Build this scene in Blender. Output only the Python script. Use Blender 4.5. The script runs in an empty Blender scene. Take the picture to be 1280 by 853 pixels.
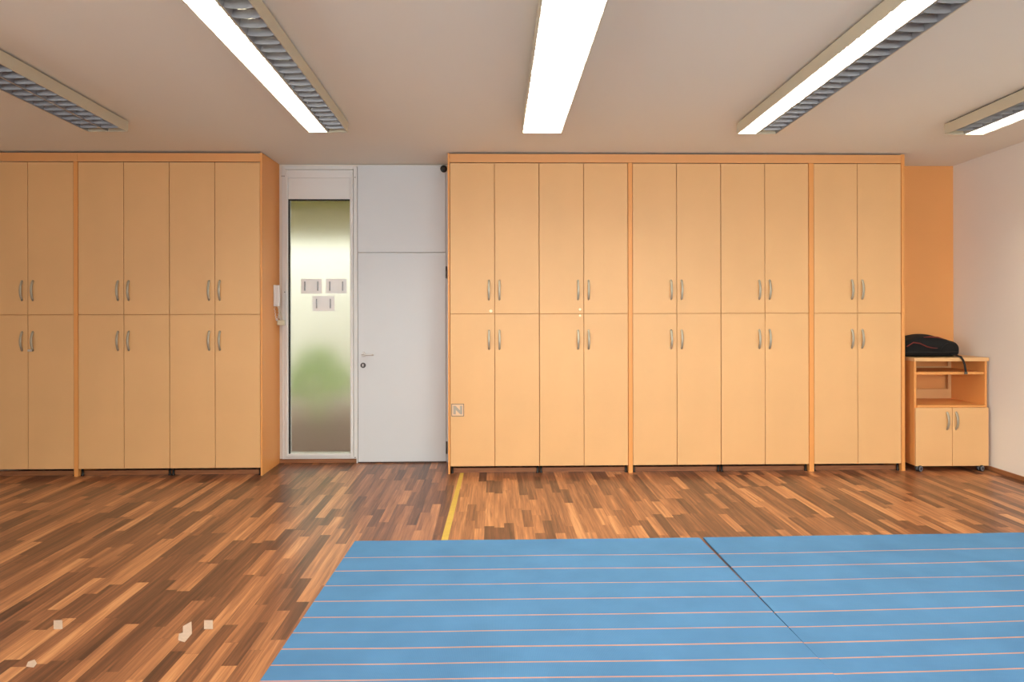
import bpy, bmesh, math, random
from mathutils import Vector, Matrix, noise

random.seed(7)
R = math.radians
sc = bpy.context.scene
COL = sc.collection

# ------------------------------------------------------------------ camera
cam = bpy.data.cameras.new('camera')
cam.sensor_width = 36.0
cam.lens = 36.0 * 800.0 / 1280.0
cam.shift_x = (640.0 - 633.0) / 1280.0
cam.shift_y = (385.4 - 426.5) / 1280.0
cam.clip_start = 0.05
camo = bpy.data.objects.new('camera', cam)
COL.objects.link(camo)
camo.location = (0, 0, 1.51)
camo.rotation_euler = (Matrix.Rotation(-0.0195, 3, 'Z') @ Matrix.Rotation(R(90), 3, 'X') @ Matrix.Rotation(-0.002, 3, 'Z')).to_euler()
sc.camera = camo

# ------------------------------------------------------------------ exposure, world, daylight
sc.view_settings.view_transform = 'Standard'
sc.view_settings.look = 'None'
sc.view_settings.gamma = 1.0
sc.view_settings.use_curve_mapping = False
sc.view_settings.exposure = 0.0
SKY = 3.6
DAY_W = 41.0
SIDE_W = 95.0
TUBE = 138.0

w = bpy.data.worlds.new('sky')
sc.world = w
w.use_nodes = True
w.node_tree.nodes['Background'].inputs[0].default_value = (0.86, 0.93, 1.0, 1)
w.node_tree.nodes['Background'].inputs[1].default_value = SKY


def daylight(name, loc, rot, sx, sy, power, color, spread=112):
    l = bpy.data.lights.new(name, 'AREA')
    l.shape = 'RECTANGLE'
    l.size, l.size_y = sx, sy
    l.energy = power
    l.color = color
    l.spread = R(spread)
    o = bpy.data.objects.new(name, l)
    COL.objects.link(o)
    o.location = loc
    o.rotation_euler = rot
    return o


# daylight coming in through the row of windows in the wall behind the camera
for x in (-2.2, 0.55, 3.3):
    daylight('window_daylight', (x, -2.12, 1.75), (R(64), 0, 0), 2.2, 1.6, DAY_W * (0.1 if x < -1 else 1.0), (1.0, 0.985, 0.93))
# added fill through an invented left-wall window, to brighten the right wall
daylight('window_daylight', (-5.52, -0.6, 1.75), (0, R(-84), 0), 1.5, 2.4, SIDE_W, (1.0, 0.985, 0.93), 125)

# ------------------------------------------------------------------ materials


def lin(r, g, b):
    f = lambda c: (c / 255) / 12.92 if c / 255 <= 0.04045 else ((c / 255 + 0.055) / 1.055) ** 2.4
    return (f(r), f(g), f(b), 1.0)


def mat(name, rgb, rough=0.5, metal=0.0, var=0.0, vscale=3.0, bump=0.0, bscale=200.0, stretch=(1, 1, 1), spec=0.5, coat=0.0):
    m = bpy.data.materials.new(name)
    m.use_nodes = True
    nt = m.node_tree
    b = nt.nodes['Principled BSDF']
    c = lin(*rgb)
    b.inputs['Base Color'].default_value = c
    b.inputs['Roughness'].default_value = rough
    b.inputs['Metallic'].default_value = metal
    b.inputs['Specular IOR Level'].default_value = spec
    b.inputs['Coat Weight'].default_value = coat
    tc = nt.nodes.new('ShaderNodeTexCoord')
    mp = nt.nodes.new('ShaderNodeMapping')
    mp.inputs['Scale'].default_value = stretch
    nt.links.new(tc.outputs['Object'], mp.inputs[0])
    if var > 0:
        n = nt.nodes.new('ShaderNodeTexNoise')
        n.inputs['Scale'].default_value = vscale
        n.inputs['Detail'].default_value = 4
        nt.links.new(mp.outputs[0], n.inputs['Vector'])
        r = nt.nodes.new('ShaderNodeValToRGB')
        r.color_ramp.elements[0].position = 0.3
        r.color_ramp.elements[1].position = 0.7
        r.color_ramp.elements[0].color = [v * (1 - var) for v in c[:3]] + [1]
        r.color_ramp.elements[1].color = [min(1, v * (1 + var)) for v in c[:3]] + [1]
        nt.links.new(n.outputs['Fac'], r.inputs[0])
        nt.links.new(r.outputs[0], b.inputs['Base Color'])
    if bump > 0:
        n2 = nt.nodes.new('ShaderNodeTexNoise')
        n2.inputs['Scale'].default_value = bscale
        nt.links.new(mp.outputs[0], n2.inputs['Vector'])
        bp = nt.nodes.new('ShaderNodeBump')
        bp.inputs['Strength'].default_value = bump
        bp.inputs['Distance'].default_value = 0.002
        nt.links.new(n2.outputs['Fac'], bp.inputs['Height'])
        nt.links.new(bp.outputs[0], b.inputs['Normal'])
    return m


def emit_mat(name, rgb, strength):
    m = bpy.data.materials.new(name)
    m.use_nodes = True
    b = m.node_tree.nodes['Principled BSDF']
    b.inputs['Base Color'].default_value = (0.8, 0.8, 0.8, 1)
    b.inputs['Emission Color'].default_value = lin(*rgb)
    b.inputs['Emission Strength'].default_value = strength
    return m


M = {}
M['laminate'] = mat('peach_laminate', (230, 182, 126), 0.42, var=0.025, vscale=2.5, bump=0.05, bscale=300, spec=0.4)
M['laminate_edge'] = mat('orange_edge_band', (232, 160, 88), 0.45)
M['carcass'] = mat('carcass_board', (214, 150, 90), 0.6)
M['fascia'] = mat('fascia_board', (226, 164, 104), 0.45, var=0.02)
M['wall_white'] = mat('white_paint', (238, 232, 222), 0.85, var=0.012, vscale=1.5, bump=0.15, bscale=120)
M['wall_orange'] = mat('orange_paint', (240, 172, 104), 0.8, var=0.02, vscale=2, bump=0.1, bscale=120)
M['ceiling'] = mat('ceiling_paint', (236, 234, 222), 0.9, var=0.012, vscale=0.8, bump=0.1, bscale=90)
M['pvc'] = mat('white_pvc', (226, 226, 224), 0.35)
M['door_white'] = mat('white_door_lacquer', (214, 219, 222), 0.38, var=0.008)
M['gasket'] = mat('black_rubber', (28, 28, 26), 0.7)
M['black'] = mat('black_plastic', (16, 15, 14), 0.4)
M['lens'] = mat('dark_lens', (38, 30, 22), 0.12)
M['nickel'] = mat('brushed_nickel', (186, 178, 158), 0.42, metal=0.55, bump=0.05)
M['steel'] = mat('satin_steel', (214, 214, 212), 0.3, metal=0.7)
M['steel_dark'] = mat('dark_steel', (96, 94, 92), 0.35, metal=0.8)
M['alu'] = mat('louvre_aluminium', (160, 162, 166), 0.38, metal=0.55)
M['housing'] = mat('cream_enamel', (205, 196, 172), 0.45)
M['mount'] = mat('dark_gap_rail', (60, 50, 42), 0.8)  # dark colour paints in the shadow gap above the lamp housing
M['tube_off'] = mat('unlit_tube_glass', (225, 228, 228), 0.25)
M['tube_on'] = emit_mat('lit_tube', (254, 252, 238), TUBE)
M['tape'] = mat('yellow_tape', (208, 176, 78), 0.5, var=0.06, vscale=18)
M['scrap'] = mat('pale_tape', (200, 176, 156), 0.55, var=0.06, vscale=60)
M['fabric_black'] = mat('black_nylon', (9, 9, 10), 0.9, var=0.3, vscale=30, bump=0.5, bscale=260)
M['red_trim'] = mat('red_piping', (118, 34, 20), 0.55)
M['webbing'] = mat('black_webbing', (20, 19, 19), 0.8, bump=0.4, bscale=400)
M['rubber'] = mat('caster_rubber', (26, 28, 32), 0.5)
M['hub'] = mat('caster_grey', (120, 126, 136), 0.4)
M['cream'] = mat('cream_plastic', (216, 210, 186), 0.4)
M['phone'] = mat('white_plastic', (226, 226, 226), 0.3)
M['card'] = mat('white_card', (250, 252, 252), 0.6)
M['card_mark'] = mat('grey_card_mark', (176, 180, 186), 0.6)
M['dot'] = mat('cream_dot', (255, 246, 205), 0.4)
M['sign_grey'] = mat('grey_print', (176, 164, 148), 0.6)
M['sign_paper'] = mat('peach_print', (232, 196, 156), 0.6)


def wood_floor(name, wdt=0.068, length=0.52, sc_v=1.0):
    m = bpy.data.materials.new(name)
    m.use_nodes = True
    nt = m.node_tree
    N = nt.nodes
    L = nt.links
    b = N['Principled BSDF']

    def mth(op, a, c=None):
        n = N.new('ShaderNodeMath')
        n.operation = op
        for i, v in enumerate((a, c)):
            if v is None:
                continue
            if isinstance(v, (int, float)):
                n.inputs[i].default_value = v
            else:
                L.new(v, n.inputs[i])
        return n.outputs[0]

    tc = N.new('ShaderNodeTexCoord')
    sp = N.new('ShaderNodeSeparateXYZ')
    L.new(tc.outputs['Object'], sp.inputs[0])
    X, Y = sp.outputs[0], sp.outputs[1]
    cx = mth('DIVIDE', X, wdt)
    ci = mth('FLOOR', cx)
    wn = N.new('ShaderNodeTexWhiteNoise')
    wn.noise_dimensions = '1D'
    L.new(ci, wn.inputs['W'])
    off = mth('MULTIPLY', wn.outputs['Value'], 7.3)
    ry = mth('ADD', mth('DIVIDE', Y, length), off)
    # uneven strip lengths: warp the running coordinate a little
    warp = mth('MULTIPLY', mth('SINE', mth('MULTIPLY', ry, 2.1)), 0.28)
    ry = mth('ADD', ry, warp)
    ri = mth('FLOOR', ry)
    cb = N.new('ShaderNodeCombineXYZ')
    L.new(ci, cb.inputs[0])
    L.new(ri, cb.inputs[1])
    w2 = N.new('ShaderNodeTexWhiteNoise')
    w2.noise_dimensions = '2D'
    L.new(cb.outputs[0], w2.inputs['Vector'])
    # grain: stretched noise, shifted per strip
    sc2 = N.new('ShaderNodeVectorMath')
    sc2.operation = 'MULTIPLY'
    L.new(tc.outputs['Object'], sc2.inputs[0])
    sc2.inputs[1].default_value = (40, 1.5, 1)
    sh = N.new('ShaderNodeVectorMath')
    sh.operation = 'MULTIPLY'
    L.new(w2.outputs['Color'], sh.inputs[0])
    sh.inputs[1].default_value = (40, 40, 40)
    ad = N.new('ShaderNodeVectorMath')
    ad.operation = 'ADD'
    L.new(sc2.outputs[0], ad.inputs[0])
    L.new(sh.outputs[0], ad.inputs[1])
    g = N.new('ShaderNodeTexNoise')
    g.inputs['Scale'].default_value = 1.0
    g.inputs['Detail'].default_value = 5
    g.inputs['Roughness'].default_value = 0.6
    g.inputs['Distortion'].default_value = 0.6
    L.new(ad.outputs[0], g.inputs['Vector'])
    g2 = N.new('ShaderNodeTexNoise')
    g2.inputs['Scale'].default_value = 4.0
    g2.inputs['Detail'].default_value = 3
    L.new(ad.outputs[0], g2.inputs['Vector'])
    f = mth('ADD', mth('MULTIPLY', w2.outputs['Value'], 0.62), mth('MULTIPLY', mth('SUBTRACT', g.outputs['Fac'], 0.5), 1.15))
    f = mth('ADD', f, mth('MULTIPLY', mth('SUBTRACT', g2.outputs['Fac'], 0.5), 0.28))
    f = mth('ADD', f, 0.19)
    rp = N.new('ShaderNodeValToRGB')
    e = rp.color_ramp.elements
    e[0].position = 0.08
    e[0].color = lin(*[v * sc_v for v in (74, 48, 36)])
    e[1].position = 0.92
    e[1].color = lin(*[v * sc_v for v in (204, 148, 102)])
    for p, c in ((0.3, (106, 68, 48)), (0.5, (136, 88, 60)), (0.66, (162, 108, 73)), (0.8, (186, 127, 84))):
        q = e.new(p)
        q.color = lin(*[v * sc_v for v in c])
    L.new(f, rp.inputs[0])
    # thin joints between strips
    jx = mth('ABSOLUTE', mth('SUBTRACT', mth('FRACT', cx), 0.5))
    jy = mth('ABSOLUTE', mth('SUBTRACT', mth('FRACT', ry), 0.5))
    j = mth('MAXIMUM', mth('GREATER_THAN', jx, 0.485), mth('GREATER_THAN', jy, 0.4965))
    mx = N.new('ShaderNodeMix')
    mx.data_type = 'RGBA'
    mx.blend_type = 'MULTIPLY'
    L.new(mth('MULTIPLY', j, 0.35), mx.inputs['Factor'])
    L.new(rp.outputs[0], mx.inputs[6])
    mx.inputs[7].default_value = (0.45, 0.38, 0.32, 1)
    L.new(mx.outputs[2], b.inputs['Base Color'])
    b.inputs['Roughness'].default_value = 0.3
    b.inputs['Specular IOR Level'].default_value = 0.45
    bp = N.new('ShaderNodeBump')
    bp.inputs['Strength'].default_value = 0.06
    bp.inputs['Distance'].default_value = 0.002
    L.new(g2.outputs['Fac'], bp.inputs['Height'])
    L.new(bp.outputs[0], b.inputs['Normal'])
    return m


M['floor'] = wood_floor('laminate_floor')
M['wood_trim'] = mat('brown_wood_trim', (150, 98, 62), 0.45, var=0.25, vscale=3, stretch=(2, 2, 30))
M['threshold'] = mat('dark_threshold', (70, 46, 34), 0.5)


def weave(name, rgb):
    m = mat(name, rgb, 0.9, spec=0.15)
    nt = m.node_tree
    N, L = nt.nodes, nt.links
    b = N['Principled BSDF']
    tc = N.new('ShaderNodeTexCoord')
    wv = N.new('ShaderNodeTexWave')
    wv.wave_type = 'BANDS'
    wv.bands_direction = 'X'
    wv.inputs['Scale'].default_value = 60
    L.new(tc.outputs['Object'], wv.inputs['Vector'])
    wy = N.new('ShaderNodeTexWave')
    wy.bands_direction = 'Y'
    wy.inputs['Scale'].default_value = 45
    L.new(tc.outputs['Object'], wy.inputs['Vector'])
    ns = N.new('ShaderNodeTexNoise')
    ns.inputs['Scale'].default_value = 3.0
    ns.inputs['Detail'].default_value = 6
    L.new(tc.outputs['Object'], ns.inputs['Vector'])
    a = N.new('ShaderNodeMath')
    a.operation = 'MULTIPLY'
    L.new(wv.outputs['Fac'], a.inputs[0])
    L.new(wy.outputs['Fac'], a.inputs[1])
    a2 = N.new('ShaderNodeMath')
    a2.operation = 'MULTIPLY_ADD'
    L.new(a.outputs[0], a2.inputs[0])
    a2.inputs[1].default_value = 0.35
    L.new(ns.outputs['Fac'], a2.inputs[2])
    r = N.new('ShaderNodeValToRGB')
    c = lin(*rgb)
    r.color_ramp.elements[0].position = 0.3
    r.color_ramp.elements[0].color = [v * 0.86 for v in c[:3]] + [1]
    r.color_ramp.elements[1].position = 0.9
    r.color_ramp.elements[1].color = [min(1, v * 1.14) for v in c[:3]] + [1]
    L.new(a2.outputs[0], r.inputs[0])
    L.new(r.outputs[0], b.inputs['Base Color'])
    bp = N.new('ShaderNodeBump')
    bp.inputs['Strength'].default_value = 0.4
    bp.inputs['Distance'].default_value = 0.002
    L.new(a.outputs[0], bp.inputs['Height'])
    L.new(bp.outputs[0], b.inputs['Normal'])
    return m


M['mat_blue'] = weave('blue_woven_mat', (80, 126, 168))
M['mat_stripe'] = weave('orange_woven_stripe', (192, 142, 124))

g = bpy.data.materials.new('frosted_glass')
g.use_nodes = True
b = g.node_tree.nodes['Principled BSDF']
b.inputs['Base Color'].default_value = (0.97, 0.98, 0.95, 1)
b.inputs['Roughness'].default_value = 0.32
b.inputs['Transmission Weight'].default_value = 1.0
b.inputs['IOR'].default_value = 1.3
M['glass'] = g
g = bpy.data.materials.new('clear_glass')
g.use_nodes = True
b = g.node_tree.nodes['Principled BSDF']
b.inputs['Roughness'].default_value = 0.0
b.inputs['Transmission Weight'].default_value = 1.0
b.inputs['IOR'].default_value = 1.02
M['clear'] = g
M['ext_wall'] = mat('pale_render', (240, 236, 214), 0.9, var=0.05)
M['ext_floor'] = mat('brown_paving', (128, 98, 82), 0.8, var=0.15, vscale=4)
M['ext_roof'] = mat('olive_soffit', (170, 160, 92), 0.9)
M['leaf'] = mat('green_leaves', (176, 206, 112), 0.7, var=0.3, vscale=9)

nt = M['card'].node_tree
tr = nt.nodes.new('ShaderNodeBsdfTranslucent')
tr.inputs['Color'].default_value = (0.95, 0.96, 0.97, 1)
ms = nt.nodes.new('ShaderNodeMixShader')
ms.inputs[0].default_value = 0.08
nt.links.new(nt.nodes['Principled BSDF'].outputs[0], ms.inputs[1])
nt.links.new(tr.outputs[0], ms.inputs[2])
nt.links.new(ms.outputs[0], nt.nodes['Material Output'].inputs[0])

# ------------------------------------------------------------------ mesh helpers


class MB:
    """collects shapes, builds ONE mesh object"""

    def __init__(self):
        self.bm = bmesh.new()
        self.mats = []

    def mi(self, m):
        if m not in self.mats:
            self.mats.append(m)
        return self.mats.index(m)

    def box(self, x0, x1, y0, y1, z0, z1, m=None, bev=0.0):
        r = bmesh.ops.create_cube(self.bm, size=1.0)
        vs = r['verts']
        for v in vs:
            v.co = Vector(((x0 + x1) / 2 + v.co.x * (x1 - x0), (y0 + y1) / 2 + v.co.y * (y1 - y0), (z0 + z1) / 2 + v.co.z * (z1 - z0)))
        fs = set(f for v in vs for f in v.link_faces)
        i = self.mi(m) if m else 0
        for f in fs:
            f.material_index = i
        if bev > 0:
            es = list(set(e for v in vs for e in v.link_edges))
            rr = bmesh.ops.bevel(self.bm, geom=es, offset=bev, segments=2, affect='EDGES', profile=0.5)
            for f in rr['faces']:
                f.material_index = i
        return self

    def poly(self, pts, m=None):
        vs = [self.bm.verts.new(p) for p in pts]
        f = self.bm.faces.new(vs)
        f.material_index = self.mi(m) if m else 0
        return f

    def prism(self, pts, d, m=None):
        """pts: planar loop, extruded by vector d"""
        d = Vector(d)
        a = [self.bm.verts.new(p) for p in pts]
        c = [self.bm.verts.new(Vector(p) + d) for p in pts]
        i = self.mi(m) if m else 0
        fs = [self.bm.faces.new(a), self.bm.faces.new(c[::-1])]
        n = len(a)
        for k in range(n):
            fs.append(self.bm.faces.new((a[k], c[k], c[(k + 1) % n], a[(k + 1) % n])))
        for f in fs:
            f.material_index = i
        return self

    def sweep(self, path, prof, up=(0, 0, 1), m=None, scales=None):
        """prof: list of (a,b) offsets in the frame (side, up)"""
        path = [Vector(p) for p in path]
        rings = []
        for k, p in enumerate(path):
            t = (path[min(k + 1, len(path) - 1)] - path[max(k - 1, 0)]).normalized()
            u = Vector(up)
            s = t.cross(u)
            if s.length < 1e-4:
                s = t.cross(Vector((1, 0, 0)))
            s.normalize()
            u2 = s.cross(t).normalized()
            q = scales[k] if scales else 1.0
            rings.append([self.bm.verts.new(p + s * a * q + u2 * b * q) for a, b in prof])
        n = len(prof)
        i = self.mi(m) if m else 0
        for k in range(len(rings) - 1):
            for j in range(n):
                f = self.bm.faces.new((rings[k][j], rings[k][(j + 1) % n], rings[k + 1][(j + 1) % n], rings[k + 1][j]))
                f.material_index = i
                f.smooth = n > 6
        for rr in (rings[0][::-1], rings[-1]):
            f = self.bm.faces.new(rr)
            f.material_index = i
        return self

    def tube(self, path, r, seg=10, m=None, scales=None, up=(0, 0, 1)):
        return self.sweep(path, [(r * math.cos(2 * math.pi * k / seg), r * math.sin(2 * math.pi * k / seg)) for k in range(seg)], up, m, scales)

    def lathe(self, c, axis, prof, seg=24, m=None):
        """prof: list of (radius, along) ; axis unit vector"""
        ax = Vector(axis).normalized()
        s = ax.orthogonal().normalized()
        t = ax.cross(s)
        c = Vector(c)
        i = self.mi(m) if m else 0
        rings = []
        for r, h in prof:
            rings.append([self.bm.verts.new(c + ax * h + (s * math.cos(2 * math.pi * k / seg) + t * math.sin(2 * math.pi * k / seg)) * max(r, 1e-4)) for k in range(seg)])
        for k in range(len(rings) - 1):
            for j in range(seg):
                f = self.bm.faces.new((rings[k][j], rings[k][(j + 1) % seg], rings[k + 1][(j + 1) % seg], rings[k + 1][j]))
                f.material_index = i
                f.smooth = True
        for rr in (rings[0][::-1], rings[-1]):
            f = self.bm.faces.new(rr)
            f.material_index = i
        return self

    def build(self, name, m=None, parent=None, smooth=False, bevmod=0.0):
        bmesh.ops.recalc_face_normals(self.bm, faces=self.bm.faces[:])
        me = bpy.data.meshes.new(name)
        if smooth:
            for f in self.bm.faces:
                f.smooth = True
        self.bm.to_mesh(me)
        self.bm.free()
        for k in (self.mats if self.mats else [m]):
            me.materials.append(k)
        o = bpy.data.objects.new(name, me)
        COL.objects.link(o)
        if parent:
            o.parent = parent
        if bevmod > 0:
            md = o.modifiers.new('bevel', 'BEVEL')
            md.width = bevmod
            md.segments = 2
            md.limit_method = 'ANGLE'
        return o


def tag(o, label=None, cat=None, group=None, kind=None):
    if label:
        o['label'] = label
    if cat:
        o['category'] = cat
    if group:
        o['group'] = group
    if kind:
        o['kind'] = kind
    return o


def empty(name, loc, label, cat, group=None):
    o = bpy.data.objects.new(name, None)
    COL.objects.link(o)
    o.location = loc
    o.empty_display_size = 0.1
    return tag(o, label, cat, group)


def copy_tree(o, parent=None):
    c = o.copy()
    COL.objects.link(c)
    c.parent = parent
    for ch in list(o.children):
        copy_tree(ch, c)
    return c


def struct(o, label=None, cat=None):
    return tag(o, label, cat, kind='structure')


# ------------------------------------------------------------------ room shell
DC = 5.832      # front of the cabinets
DW = 6.30       # back wall
XR = 4.585      # right wall
XL = -5.6       # left wall (out of frame)
YR = -2.2       # rear wall (behind the camera)


def ceil_z(y):
    return 2.919 + 0.03 * (DW - y)


struct(MB().box(XL - 0.2, XR + 0.2, YR - 0.2, DW + 0.2, -0.15, 0.0).build('floor', M['floor']),
       'brown multi strip wood laminate floor', 'floor')
m_ = MB()
m_.prism([(XL - 0.2, YR - 0.2, ceil_z(YR - 0.2)), (XL - 0.2, DW + 0.2, ceil_z(DW + 0.2)), (XL - 0.2, DW + 0.2, 3.4), (XL - 0.2, YR - 0.2, 3.4)], (XR - XL + 0.4, 0, 0))
struct(m_.build('ceiling', M['ceiling']), 'plain matt off white ceiling above the lamps', 'ceiling')

WX0, WX1, WZ0, WZ1 = -2.068, -1.346, 0.02, 2.896     # side window beside the door
m_ = MB()
wt = 0.16
m_.box(XL, WX0, DW, DW + wt, 0, 3.0, M['wall_white'])
m_.box(WX0, WX1, DW, DW + wt, WZ1, 3.0, M['wall_white'])
m_.box(WX0, WX1, DW, DW + wt, -0.02, WZ0, M['wall_white'])
m_.box(WX1, 3.4, DW, DW + wt, 0, 3.0, M['wall_white'])
m_.box(3.4, XR + 0.1, DW, DW + wt, 0, 3.0, M['wall_orange'])
struct(m_.build('wall_back'), 'back wall painted orange beside the white right wall', 'wall')
struct(MB().box(XR, XR + 0.15, YR, DW + wt, 0, 3.2).build('wall_right', M['wall_white']), 'off white painted wall at the right', 'wall')
m_ = MB()
m_.box(XL - 0.15, XL, YR, DW + wt, 0, 0.95)
m_.box(XL - 0.15, XL, YR, DW + wt, 2.55, 3.25)
m_.box(XL - 0.15, XL, YR, -1.85, 0.95, 2.55)
m_.box(XL - 0.15, XL, 0.65, DW + wt, 0.95, 2.55)  # opening left free for the added side fill
struct(m_.build('wall_left', M['wall_white']))
m_ = MB()
m_.box(XL, XR, YR - 0.15, YR, 0, 0.9)
m_.box(XL, XR, YR - 0.15, YR, 2.6, 3.25)
for a, c in ((XL, -3.35), (-1.05, -0.6), (1.7, 2.15), (4.45, XR)):
    m_.box(a, c, YR - 0.15, YR, 0.9, 2.6)
struct(m_.build('wall_rear', M['wall_white']))
for k, (a, c) in enumerate(((-3.35, -1.05), (-0.6, 1.7), (2.15, 4.45))):
    f = MB()
    for q in ((a, c, 0.9, 0.96), (a, c, 2.54, 2.6), (a, a + 0.06, 0.96, 2.54), (c - 0.06, c, 0.96, 2.54), ((a + c) / 2 - 0.04, (a + c) / 2 + 0.04, 0.96, 2.54)):
        f.box(q[0], q[1], YR - 0.1, YR - 0.04, q[2], q[3])
    struct(f.build('window_%d' % (k + 2), M['pvc']))

# baseboards
struct(MB().box(XR - 0.014, XR, YR, DW, 0, 0.042, bev=0.003).build('baseboard_right', M['wood_trim']), 'thin brown wooden baseboard along the right wall', 'baseboard')
m_ = MB().box(-2.095, -1.346, DW - 0.016, DW, 0, 0.042, bev=0.003)
struct(m_.build('baseboard_back', M['wood_trim']), 'brown wooden baseboard under the tall narrow window', 'baseboard')

# ------------------------------------------------------------------ tall narrow window beside the door
win = bpy.data.objects.new('window_1', None)
COL.objects.link(win)
win.location = (-1.707, DW, 0)
struct(win, 'tall narrow white framed window of frosted glass', 'window')


def frame_ring(mb, x0, x1, z0, z1, t, y0, y1, bev=0.004, tb=None, tt=None):
    tb = t if tb is None else tb
    tt = t if tt is None else tt
    mb.box(x0, x0 + t, y0, y1, z0, z1, bev=bev)
    mb.box(x1 - t, x1, y0, y1, z0, z1, bev=bev)
    mb.box(x0 + t, x1 - t, y0, y1, z0, z0 + tb, bev=bev)
    mb.box(x0 + t, x1 - t, y0, y1, z1 - tt, z1, bev=bev)


def local(o, loc):
    """shift mesh built in room coordinates to the parent's base"""
    o.data.transform(Matrix.Translation(-Vector(loc)))
    return o


WL = win.location
m_ = MB()
frame_ring(m_, WX0 + 0.004, WX1 + 0.012, 0.043, WZ1 + 0.004, 0.034, DW - 0.03, DW + 0.08)
local(m_.build('window_frame', M['pvc'], win), WL)
m_ = MB()
frame_ring(m_, WX0 + 0.040, WX1 - 0.024, 0.066, 2.86, 0.030, DW - 0.045, DW + 0.05, tt=0.075)
frame_ring(m_, WX0 + 0.052, WX1 - 0.034, 0.078, 2.84, 0.014, DW - 0.049, DW - 0.03, bev=0.002, tt=0.06)
local(m_.build('sash', M['pvc'], win), WL)
local(MB().box(WX0 + 0.07, WX1 - 0.054, DW - 0.032, DW + 0.02, 2.575, 2.785, bev=0.003).build('top_panel', M['pvc'], win), WL)
local(MB().box(WX0 + 0.068, WX1 - 0.05, DW - 0.012, DW - 0.006, 0.09, 2.585).build('glass_pane', M['glass'], win), WL)
m_ = MB()
m_.box(WX0 + 0.069, WX0 + 0.082, DW - 0.034, DW - 0.013, 0.092, 2.575)
m_.box(WX0 + 0.082, WX1 - 0.05, DW - 0.034, DW - 0.013, 2.562, 2.575)
local(m_.build('gasket', M['gasket'], win), WL)  # thin black strips along the left and top glass edges
m_ = MB()
for x, z in ((-2.058, 2.80), (-2.04, 2.80), (-1.352, 2.79), (-2.03, 1.67), (-1.356, 0.055)):
    m_.lathe((x, DW - 0.030 if x < -2.035 or x > -1.4 else DW - 0.0455, z), (0, -1, 0), [(0.005, 0), (0.005, 0.002), (0.003, 0.003)], 10)
local(m_.build('screw_cap', M['steel_dark'], win), WL)
# mullion post between window and door
m_ = MB()
m_.box(-1.330 - 0.012, -1.330, DW - 0.036, DW, 0.0, 2.895, bev=0.002)
struct(m_.build('trim_1', M['pvc']), 'slim white post between window and door', 'post')

# white cards taped on the glass
cards = [((-1.882, -1.680), (1.655, 1.800), 'white card on the frosted glass, top left of three, with two grey bars'),
         ((-1.640, -1.438), (1.655, 1.800), 'white card on the frosted glass, top right of three, with two grey bars'),
         ((-1.772, -1.556), (1.483, 1.632), 'white card on the frosted glass, lowest of three, with two grey bars')]
for (x0, x1), (z0, z1), lab in cards:
    x1 = min(x1, -1.402)
    r_ = empty('wall_card', ((x0 + x1) / 2, DW - 0.014, z0), lab, 'card', 'white cards on the frosted glass')
    r_.name = 'card'
    cx_ = (x1 - x0) / 2
    h_ = z1 - z0
    m_ = MB()
    for q in range(8):
        a_, b_ = -cx_ + 2 * cx_ * q / 8, -cx_ + 2 * cx_ * (q + 1) / 8
        m_.poly([(a_, -0.0015 * abs(a_) / cx_, 0), (b_, -0.0015 * abs(b_) / cx_, 0), (b_, -0.0015 * abs(b_) / cx_, h_), (a_, -0.0015 * abs(a_) / cx_, h_)])
    m_.build('sheet', M['card'], r_)
    for s in (-1, 1):
        MB().tube([(s * cx_ * 0.62, -0.006, h_ * 0.2), (s * cx_ * 0.62, -0.006, h_ * 0.82)], 0.006, 8, up=(0, 1, 0)).build('grey_bar', M['card_mark'], r_)

# ------------------------------------------------------------------ door and panel above
DX0, DX1 = -1.326, -0.470
dr = bpy.data.objects.new('door_1', None)
COL.objects.link(dr)
dr.location = ((DX0 + DX1) / 2, DW, 0)
struct(dr, 'plain white door leaf with steel lever handle', 'door')
DL = dr.location
local(MB().box(DX0, DX1, DW - 0.034, DW - 0.002, 0.012, 2.052, bev=0.003).build('door_leaf', M['door_white'], dr), DL)
m_ = MB()
m_.lathe((-1.270, DW - 0.034, 1.062), (0, -1, 0), [(0.024, 0), (0.024, 0.006), (0.020, 0.009)], 20)
m_.tube([(-1.270, DW - 0.040, 1.062), (-1.270, DW - 0.085, 1.062)], 0.009, 12, up=(1, 0, 0))
m_.tube([(-1.276, DW - 0.085, 1.063), (-1.24, DW - 0.088, 1.062), (-1.20, DW - 0.088, 1.060), (-1.165, DW - 0.084, 1.058)], 0.0085, 12, scales=[1, 1, 0.9, 0.75])
local(m_.build('door_handle', M['steel'], dr), DL)
m_ = MB()
m_.lathe((-1.288 + 0.012, DW - 0.034, 0.955), (0, -1, 0), [(0.026, 0), (0.026, 0.006), (0.022, 0.010)], 20, M['steel_dark'])
m_.box(-1.281, -1.271, DW - 0.046, DW - 0.042, 0.945, 0.968, M['steel'])
local(m_.build('lock', None, dr), DL)
for z in (0.09, 1.80):
    local(MB().tube([(DX1 + 0.006, DW - 0.045, z), (DX1 + 0.006, DW - 0.045, z + 0.12)], 0.008, 10, up=(0, 1, 0)).build('hinge', M['steel_dark'], dr), DL)
struct(MB().box(DX0, DX1, DW - 0.034, DW - 0.002, 2.058, 2.905, bev=0.003).build('trim_2', M['door_white']), 'plain white panel above the white door', 'panel')
struct(MB().box(DX0, DX1, DW - 0.03, DW, 0, 0.009).build('trim_3', M['threshold']))
struct(MB().box(DX1 + 0.001, -0.40, DW - 0.02, DW, 0.0, 2.905, bev=0.002).build('trim_4', M['door_white']))

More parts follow.
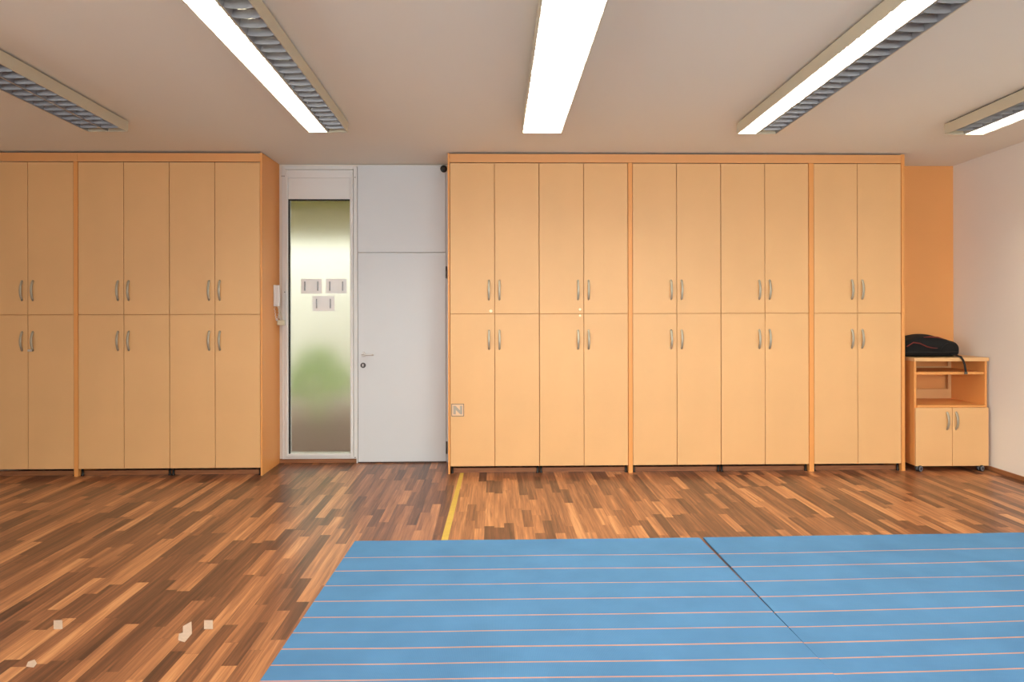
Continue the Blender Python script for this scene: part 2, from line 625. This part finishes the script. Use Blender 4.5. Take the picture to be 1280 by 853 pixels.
# round black sensor at the top right of the white panel
r_ = empty('sensor', (-0.486, DW - 0.034, 2.868), 'round black sensor at the top right of the white panel', 'sensor')
MB().lathe((0, 0, 0), (0, -1, 0), [(0.042, 0), (0.042, 0.006), (0.036, 0.012)], 24).build('base', M['pvc'], r_)
MB().lathe((0, 0, 0), (0, -1, 0), [(0.034, 0.008), (0.034, 0.03), (0.029, 0.04), (0.016, 0.044)], 24).build('housing', M['black'], r_)
MB().lathe((0, 0, 0), (0, -1, 0), [(0.013, 0.040), (0.013, 0.046), (0.006, 0.048)], 20).build('lens', M['lens'], r_)

# ------------------------------------------------------------------ cabinets
W = 0.407
DT, DM, DB = 2.835, 1.458, 0.070
GAP = 0.0025


def bow_handle(name, x, z0, z1, yface, parent, depth=0.030, wd=0.0095):
    n = 12
    path = []
    for k in range(n + 1):
        t = k / n
        path.append((x, yface - depth * math.sin(math.pi * (0.04 + 0.92 * t)) ** 0.75 + 0.006, z0 + (z1 - z0) * t))
    path = [(x, yface, z0)] + path + [(x, yface, z1)]
    prof = [(-wd, -0.003), (-wd * 0.5, -0.0045), (wd * 0.5, -0.0045), (wd, -0.003), (wd, 0.003), (wd * 0.5, 0.0042), (-wd * 0.5, 0.0042), (-wd, 0.003)]
    return MB().sweep(path, prof, (0, -1, 0)).build(name, M['nickel'], parent)


def make_cabinet():
    r = empty('tall_cabinet', (0, DC, 0), 'x', 'cabinet', 'tall peach cabinets along the back wall')
    m = MB()
    t = 0.018
    y0, y1 = 0.0205, DW - DC - 0.012
    m.box(0.001, t, y0, y1, DB, DT)
    m.box(2 * W - t, 2 * W - 0.001, y0, y1, DB, DT)
    m.box(t, 2 * W - t, y0, y1, DB, DB + t)
    m.box(t, 2 * W - t, y0, y1, DT - t, DT)
    m.box(t, 2 * W - t, y0, y1, DM - t, DM + t)
    m.box(t, 2 * W - t, y1 - 0.006, y1, DB + t, DT - t)
    m.box(W - 0.009, W + 0.009, y0, y1 - 0.006, DB + t, DT - t)
    m.build('carcass', M['carcass'], r)
    MB().box(0.003, 2 * W - 0.003, 0.055, 0.07, 0.0, 0.040).build('plinth', M['wood_trim'], r)
    for lx, ly in ((0.016, 0.034), (2 * W - 0.016, 0.034), (0.03, y1 - 0.05), (2 * W - 0.03, y1 - 0.05)):
        MB().lathe((lx, ly, 0), (0, 0, 1), [(0.014, 0), (0.014, 0.008), (0.010, 0.012), (0.010, DB)], 14).build('foot', M['black'], r)
    for row, (z0, z1, h0, h1) in enumerate(((DM + GAP, DT - GAP, 1.590, 1.762), (DB, DM - GAP, 1.138, 1.306))):
        for s in (0, 1):
            d = MB().box(s * W + GAP * (1.2 if s == 0 else 1), (s + 1) * W - GAP * (1.2 if s else 1), 0.0, 0.018, z0, z1, bev=0.0012).build('door', M['laminate'], r)
            hx = W - 0.052 if s == 0 else W + 0.044
            bow_handle('handle', hx, h0, h1, 0.0, d)
    return r


spots = [
    (-3.7788 - 2 * W, 'leftmost tall peach cabinet, cut off by the left edge of the photo'),
    (-3.7407, 'second tall peach cabinet from the left, right of the first upright strip'),
    (-3.7407 + 2 * W, 'tall peach cabinet at the right end of the left bank, beside the window and intercom'),
    (-0.4002, 'tall peach cabinet directly right of the white door, with a small square N mark'),
    (-0.4002 + 2 * W, 'tall peach cabinet with two cream dots, second right of the white door'),
    (1.2684, 'tall peach cabinet just right of the first upright strip in the right bank'),
    (1.2684 + 2 * W, 'tall peach cabinet just left of the second upright strip in the right bank'),
    (2.9427, 'rightmost tall peach cabinet, next to the low cart with the black bag'),
]
proto = make_cabinet()
cabs = []
for i, (x, lab) in enumerate(spots):
    c = proto if i == 0 else copy_tree(proto)
    c.location.x = x
    c['label'] = lab
    cabs.append(c)


def doors_of(c):
    return [o for o in c.children if o.name.startswith('door')]


def door_child(c, x, z, name, mb, m):
    """hang a detail on the door of cabinet c that covers local x, z"""
    for d in doors_of(c):
        xs = [v.co.x for v in d.data.vertices]
        zs = [v.co.z for v in d.data.vertices]
        if min(xs) <= x <= max(xs) and min(zs) <= z <= max(zs):
            return mb.build(name, m, d)


def dot(c, x, z, r=0.015):
    lx = x - c.location.x
    o = door_child(c, lx, z, 'dot_sticker', MB().lathe((lx, 0, z), (0, -1, 0), [(r, 0), (r, 0.003), (r * 0.6, 0.006)], 16), M['dot'])
    if o:
        o['label'] = 'small cream dot'


dot(cabs[3], -0.028, 1.484)
dot(cabs[4], 0.786, 1.497, 0.012)
dot(cabs[4], 0.786, 1.440, 0.011)
# key in the lower right door of the leftmost cabinet
c = cabs[0]
lx = W + 0.040
m_ = MB()
m_.lathe((lx - 0.012, 0, 1.142), (0, -1, 0), [(0.010, 0), (0.010, 0.004), (0.004, 0.006), (0.004, 0.02)], 14)
m_.box(lx - 0.026, lx + 0.010, -0.026, -0.020, 1.130, 1.148, bev=0.002)
o = door_child(c, lx, 1.13, 'key', m_, M['steel'])
# square N mark on the lower door beside the white door
c = cabs[3]
x0, z0, s = -0.388 - c.location.x, 0.526, 0.114
m_ = MB()
m_.box(x0, x0 + s, -0.0012, 0, z0, z0 + s, M['sign_paper'])
e_ = 0.005
for q in ((x0, x0 + s, z0, z0 + e_), (x0, x0 + s, z0 + s - e_, z0 + s), (x0, x0 + e_, z0 + e_, z0 + s - e_), (x0 + s - e_, x0 + s, z0 + e_, z0 + s - e_)):
    m_.box(q[0], q[1], -0.002, -0.0012, q[2], q[3], M['steel_dark'])
a0, a1, b0, b1 = x0 + 0.017, x0 + s - 0.015, z0 + 0.018, z0 + s - 0.018
t_ = 0.022
for loop in ([(a0, b0), (a0 + t_, b0), (a0 + t_, b1), (a0, b1)],
             [(a1 - t_, b0), (a1, b0), (a1, b1), (a1 - t_, b1)],
             [(a0 + t_ * 0.9, b1), (a0 + t_ * 0.9, b1 - 0.034), (a1 - t_ * 0.9, b0), (a1 - t_ * 0.9, b0 + 0.034)]):
    m_.prism([(p[0], -0.0012, p[1]) for p in loop], (0, -0.001, 0), M['sign_grey'])
o = door_child(c, x0 + 0.05, z0 + 0.05, 'letter_mark', m_, None)
if o:
    o['label'] = 'grey letter N in a thin square outline'

# upright strips and end panels
TOP = 2.921


def upright(x0, x1, z1, lab, y0=DC - 0.004):
    o = MB().box(x0, x1, 0, DW - 0.002 - y0, 0, z1, bev=0.0015).build('side_panel', M['laminate_edge'])
    o.location = (0, y0, 0)
    o.data.transform(Matrix.Translation((-(x0 + x1) / 2, 0, 0)))
    o.location.x = (x0 + x1) / 2
    return tag(o, lab, 'panel', 'upright panels between and beside the cabinets')


upright(-3.7778, -3.7417, DT + 0.002, 'narrow orange upright strip in the left cabinet bank')
upright(-2.1117, -2.094, TOP, 'peach end panel of the left cabinet bank, facing the window', DC - 0.004)
upright(-0.4185, -0.4012, TOP, 'orange end panel edge directly right of the white door')
upright(1.2288, 1.2674, DT + 0.002, 'narrow orange upright strip right of the second cabinet from the white door')
upright(2.8974, 2.9417, DT + 0.002, 'narrow orange upright strip left of the rightmost tall cabinet')
upright(3.7577, 3.7885, TOP, 'orange end panel between rightmost tall cabinet and low cart')


def fascia(x0, x1, lab):
    xm = (x0 + x1) / 2
    o = MB().box(x0 - xm, x1 - xm, 0, 0.018, 0, TOP - 0.004 - DT - 0.004, bev=0.0012).build('top_fascia', M['fascia'])
    o.location = (xm, DC, DT + 0.004)
    return tag(o, lab, 'fascia', 'fascia boards above the cabinets')


fascia(-4.65, -3.745, 'orange fascia board above the leftmost cabinet')
fascia(-3.743, -2.113, 'orange fascia board above the left bank, ending at the window side')
fascia(-0.400, 3.7565, 'long orange fascia board above the whole right cabinet bank')

# ------------------------------------------------------------------ intercom on the cabinet end panel
r_ = empty('intercom', (-2.093, 6.16, 1.53), 'white intercom handset on the end panel left of the window', 'intercom')
MB().box(0, 0.022, -0.045, 0.045, 0.0, 0.205, bev=0.005).build('base', M['phone'], r_)
m_ = MB()
m_.sweep([(0.03, -0.03, 0.006), (0.038, -0.03, 0.05), (0.040, -0.03, 0.10), (0.038, -0.03, 0.155), (0.03, -0.03, 0.2)],
         [(-0.018, -0.014), (0.018, -0.014), (0.022, 0.0), (0.018, 0.014), (-0.018, 0.014), (-0.022, 0.0)], (0, 1, 0), scales=[1.15, 0.95, 0.85, 0.95, 1.15])
m_.build('handset', M['phone'], r_, bevmod=0.003)
m_ = MB()
pts = []
for k in range(70):
    t = k / 69
    a = t * math.pi * 26
    z = -0.01 - 0.125 * math.sin(math.pi * min(1, t * 1.02))
    pts.append((0.006 + 0.03 * t + 0.005 * math.cos(a), -0.03 + 0.05 * t + 0.005 * math.sin(a), z))
m_.tube(pts, 0.0028, 6)
m_.build('cord', M['phone'], r_)
r_ = empty('junction_box', (-2.058, 6.235, 1.350), 'small cream wall box under the intercom, beside the window frame', 'box')
MB().box(-0.034, 0.036, -0.02, 0.018, 0, 0.048, bev=0.004).build('lid', M['cream'], r_)
m_ = MB()
m_.tube([(-0.01, 0, 0.045), (-0.018, -0.006, 0.08), (-0.012, -0.01, 0.12), (-0.022, -0.02, 0.16), (-0.025, -0.03, 0.185)], 0.004, 8, up=(1, 0, 0))
m_.tube([(0.012, 0, 0.045), (0.004, -0.006, 0.09), (-0.006, -0.01, 0.13), (-0.02, -0.03, 0.182)], 0.0035, 8, up=(1, 0, 0))
m_.build('cable', M['cream'], r_)

# ------------------------------------------------------------------ ceiling lamps
LW, LH, LY0, LY1 = 0.31, 0.092, 2.36, 4.965
tilt = math.atan(0.03)


def lamp(xc, label, lit, wide=False):
    """lit: which trough is on (0 left, 1 right)"""
    r = empty('ceiling_lamp', (xc, LY1, ceil_z(LY1)), label, 'ceiling lamp', 'long fluorescent ceiling lamps')
    r.rotation_euler = (-tilt, 0, 0)
    Lg = (LY1 - LY0)
    h = LW / 2
    m = MB()
    t = 0.006
    zt, zb = -0.012, -LH
    m.box(-h, h, -Lg, 0, zt - t, zt)
    m.box(-h, -h + t, -Lg, 0, zb, zt - t)
    m.box(h - t, h, -Lg, 0, zb, zt - t)
    m.box(-h + t, h - t, -Lg, -Lg + t, zb, zt - t)
    m.box(-h + t, h - t, -t, 0, zb, zt - t)
    m.build('housing', M['housing'], r)
    MB().box(-h + 0.02, h - 0.02, -Lg + 0.03, -0.03, zt, 0.004).build('mounting_rail', M['mount'], r)
    wdt = (LW - 2 * t - 0.014) / 2
    if not wide:
        MB().box(-0.006, 0.006, -Lg + t, -t, zb + 0.004, zt - t - 0.01).build('centre_spine', M['housing'], r)
    n = 27
    for s in (0, 1):
        x0 = -h + t + 0.001 + s * (wdt + 0.012)
        if wide:
            if s == 1:
                break
            wdt = LW - 2 * t - 0.002
        x1 = x0 + wdt
        xm = (x0 + x1) / 2
        m = MB()
        # parabolic side reflectors
        for sg in (-1, 1):
            prev = None
            for k in range(6):
                q = k / 5
                x = xm + sg * (wdt / 2 * (1 - 0.22 * (1 - q) ** 2))
                z = zb + 0.002 + (1 - q) * 0.055
                if prev:
                    m.poly([(prev[0], -Lg + t, prev[1]), (prev[0], -t, prev[1]), (x, -t, z), (x, -Lg + t, z)])
                prev = (x, z)
        # cross blades, V shaped and slightly scalloped at the lower edge
        for k in range(1, n):
            y = -Lg + t + (Lg - 2 * t) * k / n
            pf = [(-wdt * 0.5, 0.0), (-wdt * 0.33, -0.006), (0, -0.009), (wdt * 0.33, -0.006), (wdt * 0.5, 0.0)]
            lo = [(xm + a, y, zb + 0.006 + b_) for a, b_ in pf]
            hi = [(xm + a * 0.9, z_) for a, z_ in [(wdt * 0.5, zb + 0.040), (-wdt * 0.5, zb + 0.040)]]
            for dy in (-0.007, 0.007):
                up = [(x_, y + dy, z_) for x_, z_ in hi]
                m.poly(lo + up)
        m.build('louvre', M['alu'], r)
        on = (s == lit)
        for y0, y1 in ((-Lg + 0.04, -Lg / 2 - 0.02), (-Lg / 2 + 0.02, -0.04)):
            for tx in ((xm - 0.06, xm + 0.06) if wide else (xm,)):
                MB().tube([(tx, y0, zb + 0.062), (tx, y1, zb + 0.062)], 0.013, 12).build('tube', M['tube_on'] if on else M['tube_off'], r)
    return r


lamp(-2.955, 'unlit ceiling lamp with two louvre rows at the far left', None)
lamp(-1.275, 'ceiling lamp left of centre with its left tube lit and right louvres dark', 0)
lamp(0.375, 'central ceiling lamp glowing solid white across its whole width', 0, True)
lamp(2.055, 'ceiling lamp right of centre, left tube lit and right louvres dark', 0)
lamp(3.70, 'ceiling lamp by the right wall, its right tube lit', 1)

# ------------------------------------------------------------------ low cart on casters
CX0, CX1, CY0, CY1 = 3.868, 4.552, 5.80, 6.262
cw = CX1 - CX0
cart = empty('low_cart', (CX0, CY0, 0), 'low peach cart on casters with open shelf and two doors', 'cart')
cd = CY1 - CY0
m_ = MB()
t_ = 0.02
m_.box(0.0, t_, 0.02, cd, 0.052, 1.012)
m_.box(cw - t_ - 0.004, cw - 0.004, 0.02, cd, 0.052, 1.012)
m_.box(t_, cw - t_ - 0.004, 0.02, cd, 0.052, 0.072)
m_.box(t_, cw - t_ - 0.004, 0.006, cd - 0.012, 0.588, 0.608)
m_.build('body', M['laminate_edge'], cart, bevmod=0.001)
MB().box(-0.008, cw + 0.002, 0.0, cd, 1.012, 1.046, bev=0.003).build('top_board', M['laminate'], cart)
MB().box(t_ + 0.001, cw - t_ - 0.005, 0.03, cd - 0.014, 0.888, 0.912, bev=0.001).build('shelf', M['laminate_edge'], cart)
m_ = MB()
m_.box(t_ + 0.001, cw - t_ - 0.005, cd - 0.010, cd, 0.072, 0.70)
m_.box(cw - t_ - 0.035, cw - t_ - 0.005, cd - 0.010, cd, 0.70, 1.012)
m_.box(t_ + 0.001, cw - t_ - 0.035, cd - 0.010, cd, 0.888, 0.925)
m_.build('back_panel', M['laminate'], cart)
for s in (0, 1):
    a, c_ = (0.002, cw / 2 - 0.0025) if s == 0 else (cw / 2 + 0.0015, cw - 0.004)
    d = MB().box(a, c_, 0.0, 0.018, 0.050, 0.586, bev=0.0015).build('door', M['laminate'], cart)
    bow_handle('handle', cw / 2 - 0.048 if s == 0 else cw / 2 + 0.036, 0.388, 0.545, 0.0, d)
for x, y in ((0.035, 0.03), (cw - 0.075, 0.03), (0.06, cd - 0.06), (cw - 0.075, cd - 0.06)):
    m_ = MB()
    m_.box(x - 0.02, x + 0.02, y - 0.015, y + 0.03, 0.040, 0.052, M['rubber'])
    ax = Vector((0.42, -0.91, 0)).normalized()
    for q in (-1, 1):
        c_ = Vector((x, y - 0.020, 0.0285)) + ax * (0.012 * q)
        m_.lathe(c_, ax, [(0.020, -0.009), (0.0285, -0.006), (0.0285, 0.006), (0.020, 0.009)], 24, M['rubber'])
        m_.lathe(c_, ax, [(0.024, -0.0097), (0.024, 0.0097)], 24, M['hub'])
        m_.lathe(c_, ax, [(0.013, -0.0105), (0.013, 0.0105)], 20, M['rubber'])
    m_.build('caster', None, cart)

# ------------------------------------------------------------------ backpack lying on the cart
bag = empty('backpack', (4.08, 6.0, 1.046), 'black backpack with red piping lying on the low cart', 'backpack')
tops = [(-0.275, 0.10), (-0.25, 0.155), (-0.20, 0.175), (-0.14, 0.195), (-0.08, 0.208), (0.0, 0.208), (0.08, 0.195), (0.14, 0.178), (0.19, 0.160), (0.235, 0.135), (0.265, 0.105), (0.285, 0.075), (0.288, 0.05)]
m_ = MB()
rings = []
NS = 28
for k, (x, h_) in enumerate(tops):
    q = (x + 0.275) / 0.563
    dy = 0.155 * (math.sin(math.pi * (0.12 + 0.80 * q)) ** 0.35)
    if k == 0:
        dy *= 0.8
    if k >= len(tops) - 2:
        dy *= 0.8 if k == len(tops) - 2 else 0.6
    lo = 0.0 if k < len(tops) - 3 else (0.01, 0.03, 0.04)[k - len(tops) + 3]
    ring = []
    for j in range(NS):
        a = 2 * math.pi * j / NS
        ca, sa = math.cos(a), math.sin(a)
        e1 = 0.62
        yy = dy * math.copysign(abs(ca) ** e1, ca)
        zz = (lo + h_) / 2 + (h_ - lo) / 2 * math.copysign(abs(sa) ** 0.7, sa)
        v = Vector((x, yy, zz))
        n_ = noise.noise(v * 11) * 0.022 + noise.noise(v * 34) * 0.004
        v += Vector((n_ * 0.3, n_ * (1 if ca > 0 else -1), n_ * (0.8 if zz > lo + 0.02 else 0.0)))
        v.z = max(v.z, 0.002)
        ring.append(m_.bm.verts.new(v))
    rings.append(ring)
for k in range(len(rings) - 1):
    for j in range(NS):
        m_.bm.faces.new((rings[k][j], rings[k][(j + 1) % NS], rings[k + 1][(j + 1) % NS], rings[k + 1][j]))
m_.bm.faces.new(rings[0][::-1])
m_.bm.faces.new(rings[-1])
bo = m_.build('bag_body', M['fabric_black'], bag, smooth=True)
sb = bo.modifiers.new('sub', 'SUBSURF')
sb.levels = 1
sb.render_levels = 2
MB().tube([(-0.26, -0.150, 0.10), (-0.20, -0.154, 0.138), (-0.14, -0.156, 0.130), (-0.08, -0.162, 0.100), (-0.03, -0.166, 0.088), (0.02, -0.164, 0.086)], 0.0055, 8, scales=[1, 1, 1, 1, 0.8, 0.4]).build('piping', M['red_trim'], bag)
MB().tube([(-0.10, -0.150, 0.186), (-0.04, -0.152, 0.190), (0.03, -0.150, 0.186), (0.10, -0.138, 0.168)], 0.006, 8, scales=[0.5, 1, 1, 0.5]).build('piping', M['red_trim'], bag)
m_ = MB()
m_.tube([(-0.27, -0.150, 0.045), (-0.1, -0.166, 0.050), (0.08, -0.166, 0.046), (0.24, -0.125, 0.05)], 0.004, 8)
m_.tube([(0.05, -0.160, 0.07), (0.07, -0.162, 0.10), (0.11, -0.150, 0.125), (0.16, -0.125, 0.135)], 0.004, 8)
m_.build('zip', M['webbing'], bag)
# side pocket lump on the right end
m_ = MB()
bmesh.ops.create_icosphere(m_.bm, subdivisions=3, radius=1.0)
for v in m_.bm.verts:
    v.co = Vector((0.225 + v.co.x * 0.052, -0.03 + v.co.y * 0.10, 0.052 + v.co.z * 0.045 + noise.noise(v.co * 3) * 0.008))
m_.build('side_pocket', M['fabric_black'], bag, smooth=True)
m_ = MB()
m_.sweep([(0.165, -0.13, 0.030), (0.19, -0.17, 0.018), (0.205, -0.205, 0.008), (0.222, -0.2105, -0.02), (0.238, -0.209, -0.06), (0.247, -0.207, -0.105), (0.252, -0.206, -0.135)],
         [(-0.011, -0.0018), (0.011, -0.0018), (0.011, 0.0018), (-0.011, 0.0018)], (0, -0.8, 0.6))
st = m_.build('strap', M['webbing'], bag)
MB().box(0.238, 0.266, -0.212, -0.202, -0.152, -0.130, bev=0.003).build('buckle', M['steel_dark'], st)

# ------------------------------------------------------------------ mats on the floor
stripes = [3.874, 3.677, 3.482, 3.297, 3.126, 2.979, 2.838, 2.710, 2.594, 2.48, 2.36, 2.24, 2.12, 2.0, 1.88, 1.76]
SW = 0.009
YN = 1.66
TH = 0.008


def make_mat(name, xl, xr, yb, slope, label):
    """xl(y), xr(y): side edges; yb: far edge at its left corner; slope of the weft lines"""
    m = MB()
    rows = [(yb, None)]
    for k, y in enumerate(stripes):
        hw = SW * (0.5 + 0.06 * math.sin(k * 2.3))
        rows.append((y + hw, M['mat_blue']))
        rows.append((y - hw, M['mat_stripe']))
    rows.append((YN, M['mat_blue']))
    NX = 24
    grid = []
    for r_i, (y, _) in enumerate(rows):
        line = []
        for i in range(NX + 1):
            q = i / NX
            x = xl(y) * (1 - q) + xr(y) * q
            wob = 0.006 * noise.noise(Vector((x * 1.3, y * 2.0, 3.1))) if 0 < r_i < len(rows) - 1 else 0.002 * noise.noise(Vector((x * 3, y, 1)))
            sl = slope * (1 if r_i else 0.6)
            line.append(Vector((x, y + (x - xl(y)) * sl + wob, TH + 0.0012 * noise.noise(Vector((x * 2, y * 2, 0))))))
        grid.append(line)
    top = [[m.bm.verts.new(p) for p in l] for l in grid]
    bot = [[m.bm.verts.new((p.x, p.y, 0.0005)) for p in l] for l in grid]
    i1 = m.mi(M['mat_blue'])
    for a in range(len(rows) - 1):
        mi = m.mi(rows[a + 1][1])
        for i in range(NX):
            f = m.bm.faces.new((top[a][i], top[a][i + 1], top[a + 1][i + 1], top[a + 1][i]))
            f.material_index = mi
            m.bm.faces.new((bot[a][i], bot[a + 1][i], bot[a + 1][i + 1], bot[a][i + 1])).material_index = i1
        for i in (0, NX):
            m.bm.faces.new((top[a][i], top[a + 1][i], bot[a + 1][i], bot[a][i])).material_index = mi
    for a in (0, len(rows) - 1):
        for i in range(NX):
            m.bm.faces.new((top[a][i], bot[a][i], bot[a][i + 1], top[a][i + 1])).material_index = i1
    o = m.build(name, None)
    return tag(o, label, 'mat', 'blue striped floor mats')


seam = lambda y: 1.352 + (4.16 - y) * 0.0235
gapw = lambda y: max(0.0, (y - 2.75)) * 0.018
make_mat('floor_mat', lambda y: -0.900 - (4.15 - y) * 0.030, lambda y: seam(y) - gapw(y) / 2 - 0.0005, 4.150, 0.002,
         'blue woven floor mat with thin orange stripes, the left one, over the yellow tape')
make_mat('floor_mat', lambda y: seam(y) + gapw(y) / 2 + 0.0005, lambda y: 4.05 + (4.16 - y) * 0.0235, 4.158, 0.028,
         'blue woven floor mat with thin orange stripes, the right one beyond the dark seam')

# yellow tape
m_ = MB()
m_.prism([(-0.312, 5.868, 0.0003), (-0.278, 5.868, 0.0003), (-0.303, 4.16, 0.0003), (-0.347, 4.16, 0.0003)], (0, 0, 0.0008))
o = m_.build('floor_tape', M['tape'])
tag(o, 'strip of yellow tape on the floor between cabinet and blue mat', 'tape')


def scrap(pts, lab):  # flat pale patch laid on the floor
    cx_ = sum(p[0] for p in pts) / len(pts)
    cy_ = sum(p[1] for p in pts) / len(pts)
    m = MB().prism([(x - cx_, y - cy_, 0) for x, y in pts], (0, 0, 0.0008))
    o = m.build('tape_scrap', M['scrap'])
    o.location = (cx_, cy_, 0.0004)
    tag(o, lab, 'tape', 'pale scraps of tape on the wooden floor')


scrap([(-2.137, 3.144), (-2.094, 3.143), (-2.036, 3.057), (-2.078, 3.058)], 'small square pale tape scrap on the floor, farthest left of the two squares')
scrap([(-1.406, 3.127), (-1.364, 3.126), (-1.326, 3.04), (-1.368, 3.041)], 'small square pale tape scrap nearest to the blue mat')
scrap([(-1.481, 3.071), (-1.461, 3.115), (-1.405, 3.0), (-1.402, 2.923), (-1.44, 2.941), (-1.465, 3.0), (-1.451, 3.009)], 'larger irregular pale tape scrap between the two square ones')
scrap([(-1.995, 2.776), (-1.98, 2.794), (-1.948, 2.763), (-1.94, 2.732), (-1.977, 2.74)], 'tiny torn pale tape scrap at the bottom left corner of the floor')

# ------------------------------------------------------------------ what lies outside behind the frosted glass
struct(MB().box(-8, 3, DW + 0.2, 12, -0.15, -0.02).build('floor_outside', M['ext_floor']))
struct(MB().box(-8, 3, 10.6, 10.8, -0.1, 5.0).build('wall_outside', M['ext_wall']))
struct(MB().box(-5, 1, DW + 0.17, 9.5, 2.50, 2.75).build('ceiling_outside', M['ext_roof']))


def shrub(x, y, r, h, lab):
    m = MB()
    rnd = random.Random(int(x * 100))
    for k in range(260):
        a, b_, q = rnd.uniform(0, 6.28), math.acos(rnd.uniform(-0.2, 1)), rnd.uniform(0.6, 1)
        c_ = Vector((math.cos(a) * math.sin(b_) * r * q, math.sin(a) * math.sin(b_) * r * q, h * 0.45 + math.cos(b_) * h * 0.55 * q))
        d1 = Vector((rnd.uniform(-1, 1), rnd.uniform(-1, 1), rnd.uniform(-1, 1))).normalized()
        d2 = d1.orthogonal().normalized() * 0.035
        d1 = d1 * 0.08
        m.poly([c_ - d1, c_ + d2, c_ + d1, c_ - d2])
    for k in range(6):
        a = k * 1.05
        m.tube([(0, 0, 0), (math.cos(a) * r * 0.5, math.sin(a) * r * 0.5, h * 0.6)], 0.012, 6)
    o = m.build('shrub', M['leaf'])
    o.location = (x, y, -0.02)
    tag(o, lab, 'shrub', 'shrubs outside the frosted window')


shrub(-2.38, 8.7, 0.5, 1.05, 'blurred green shrub outside behind the frosted glass')
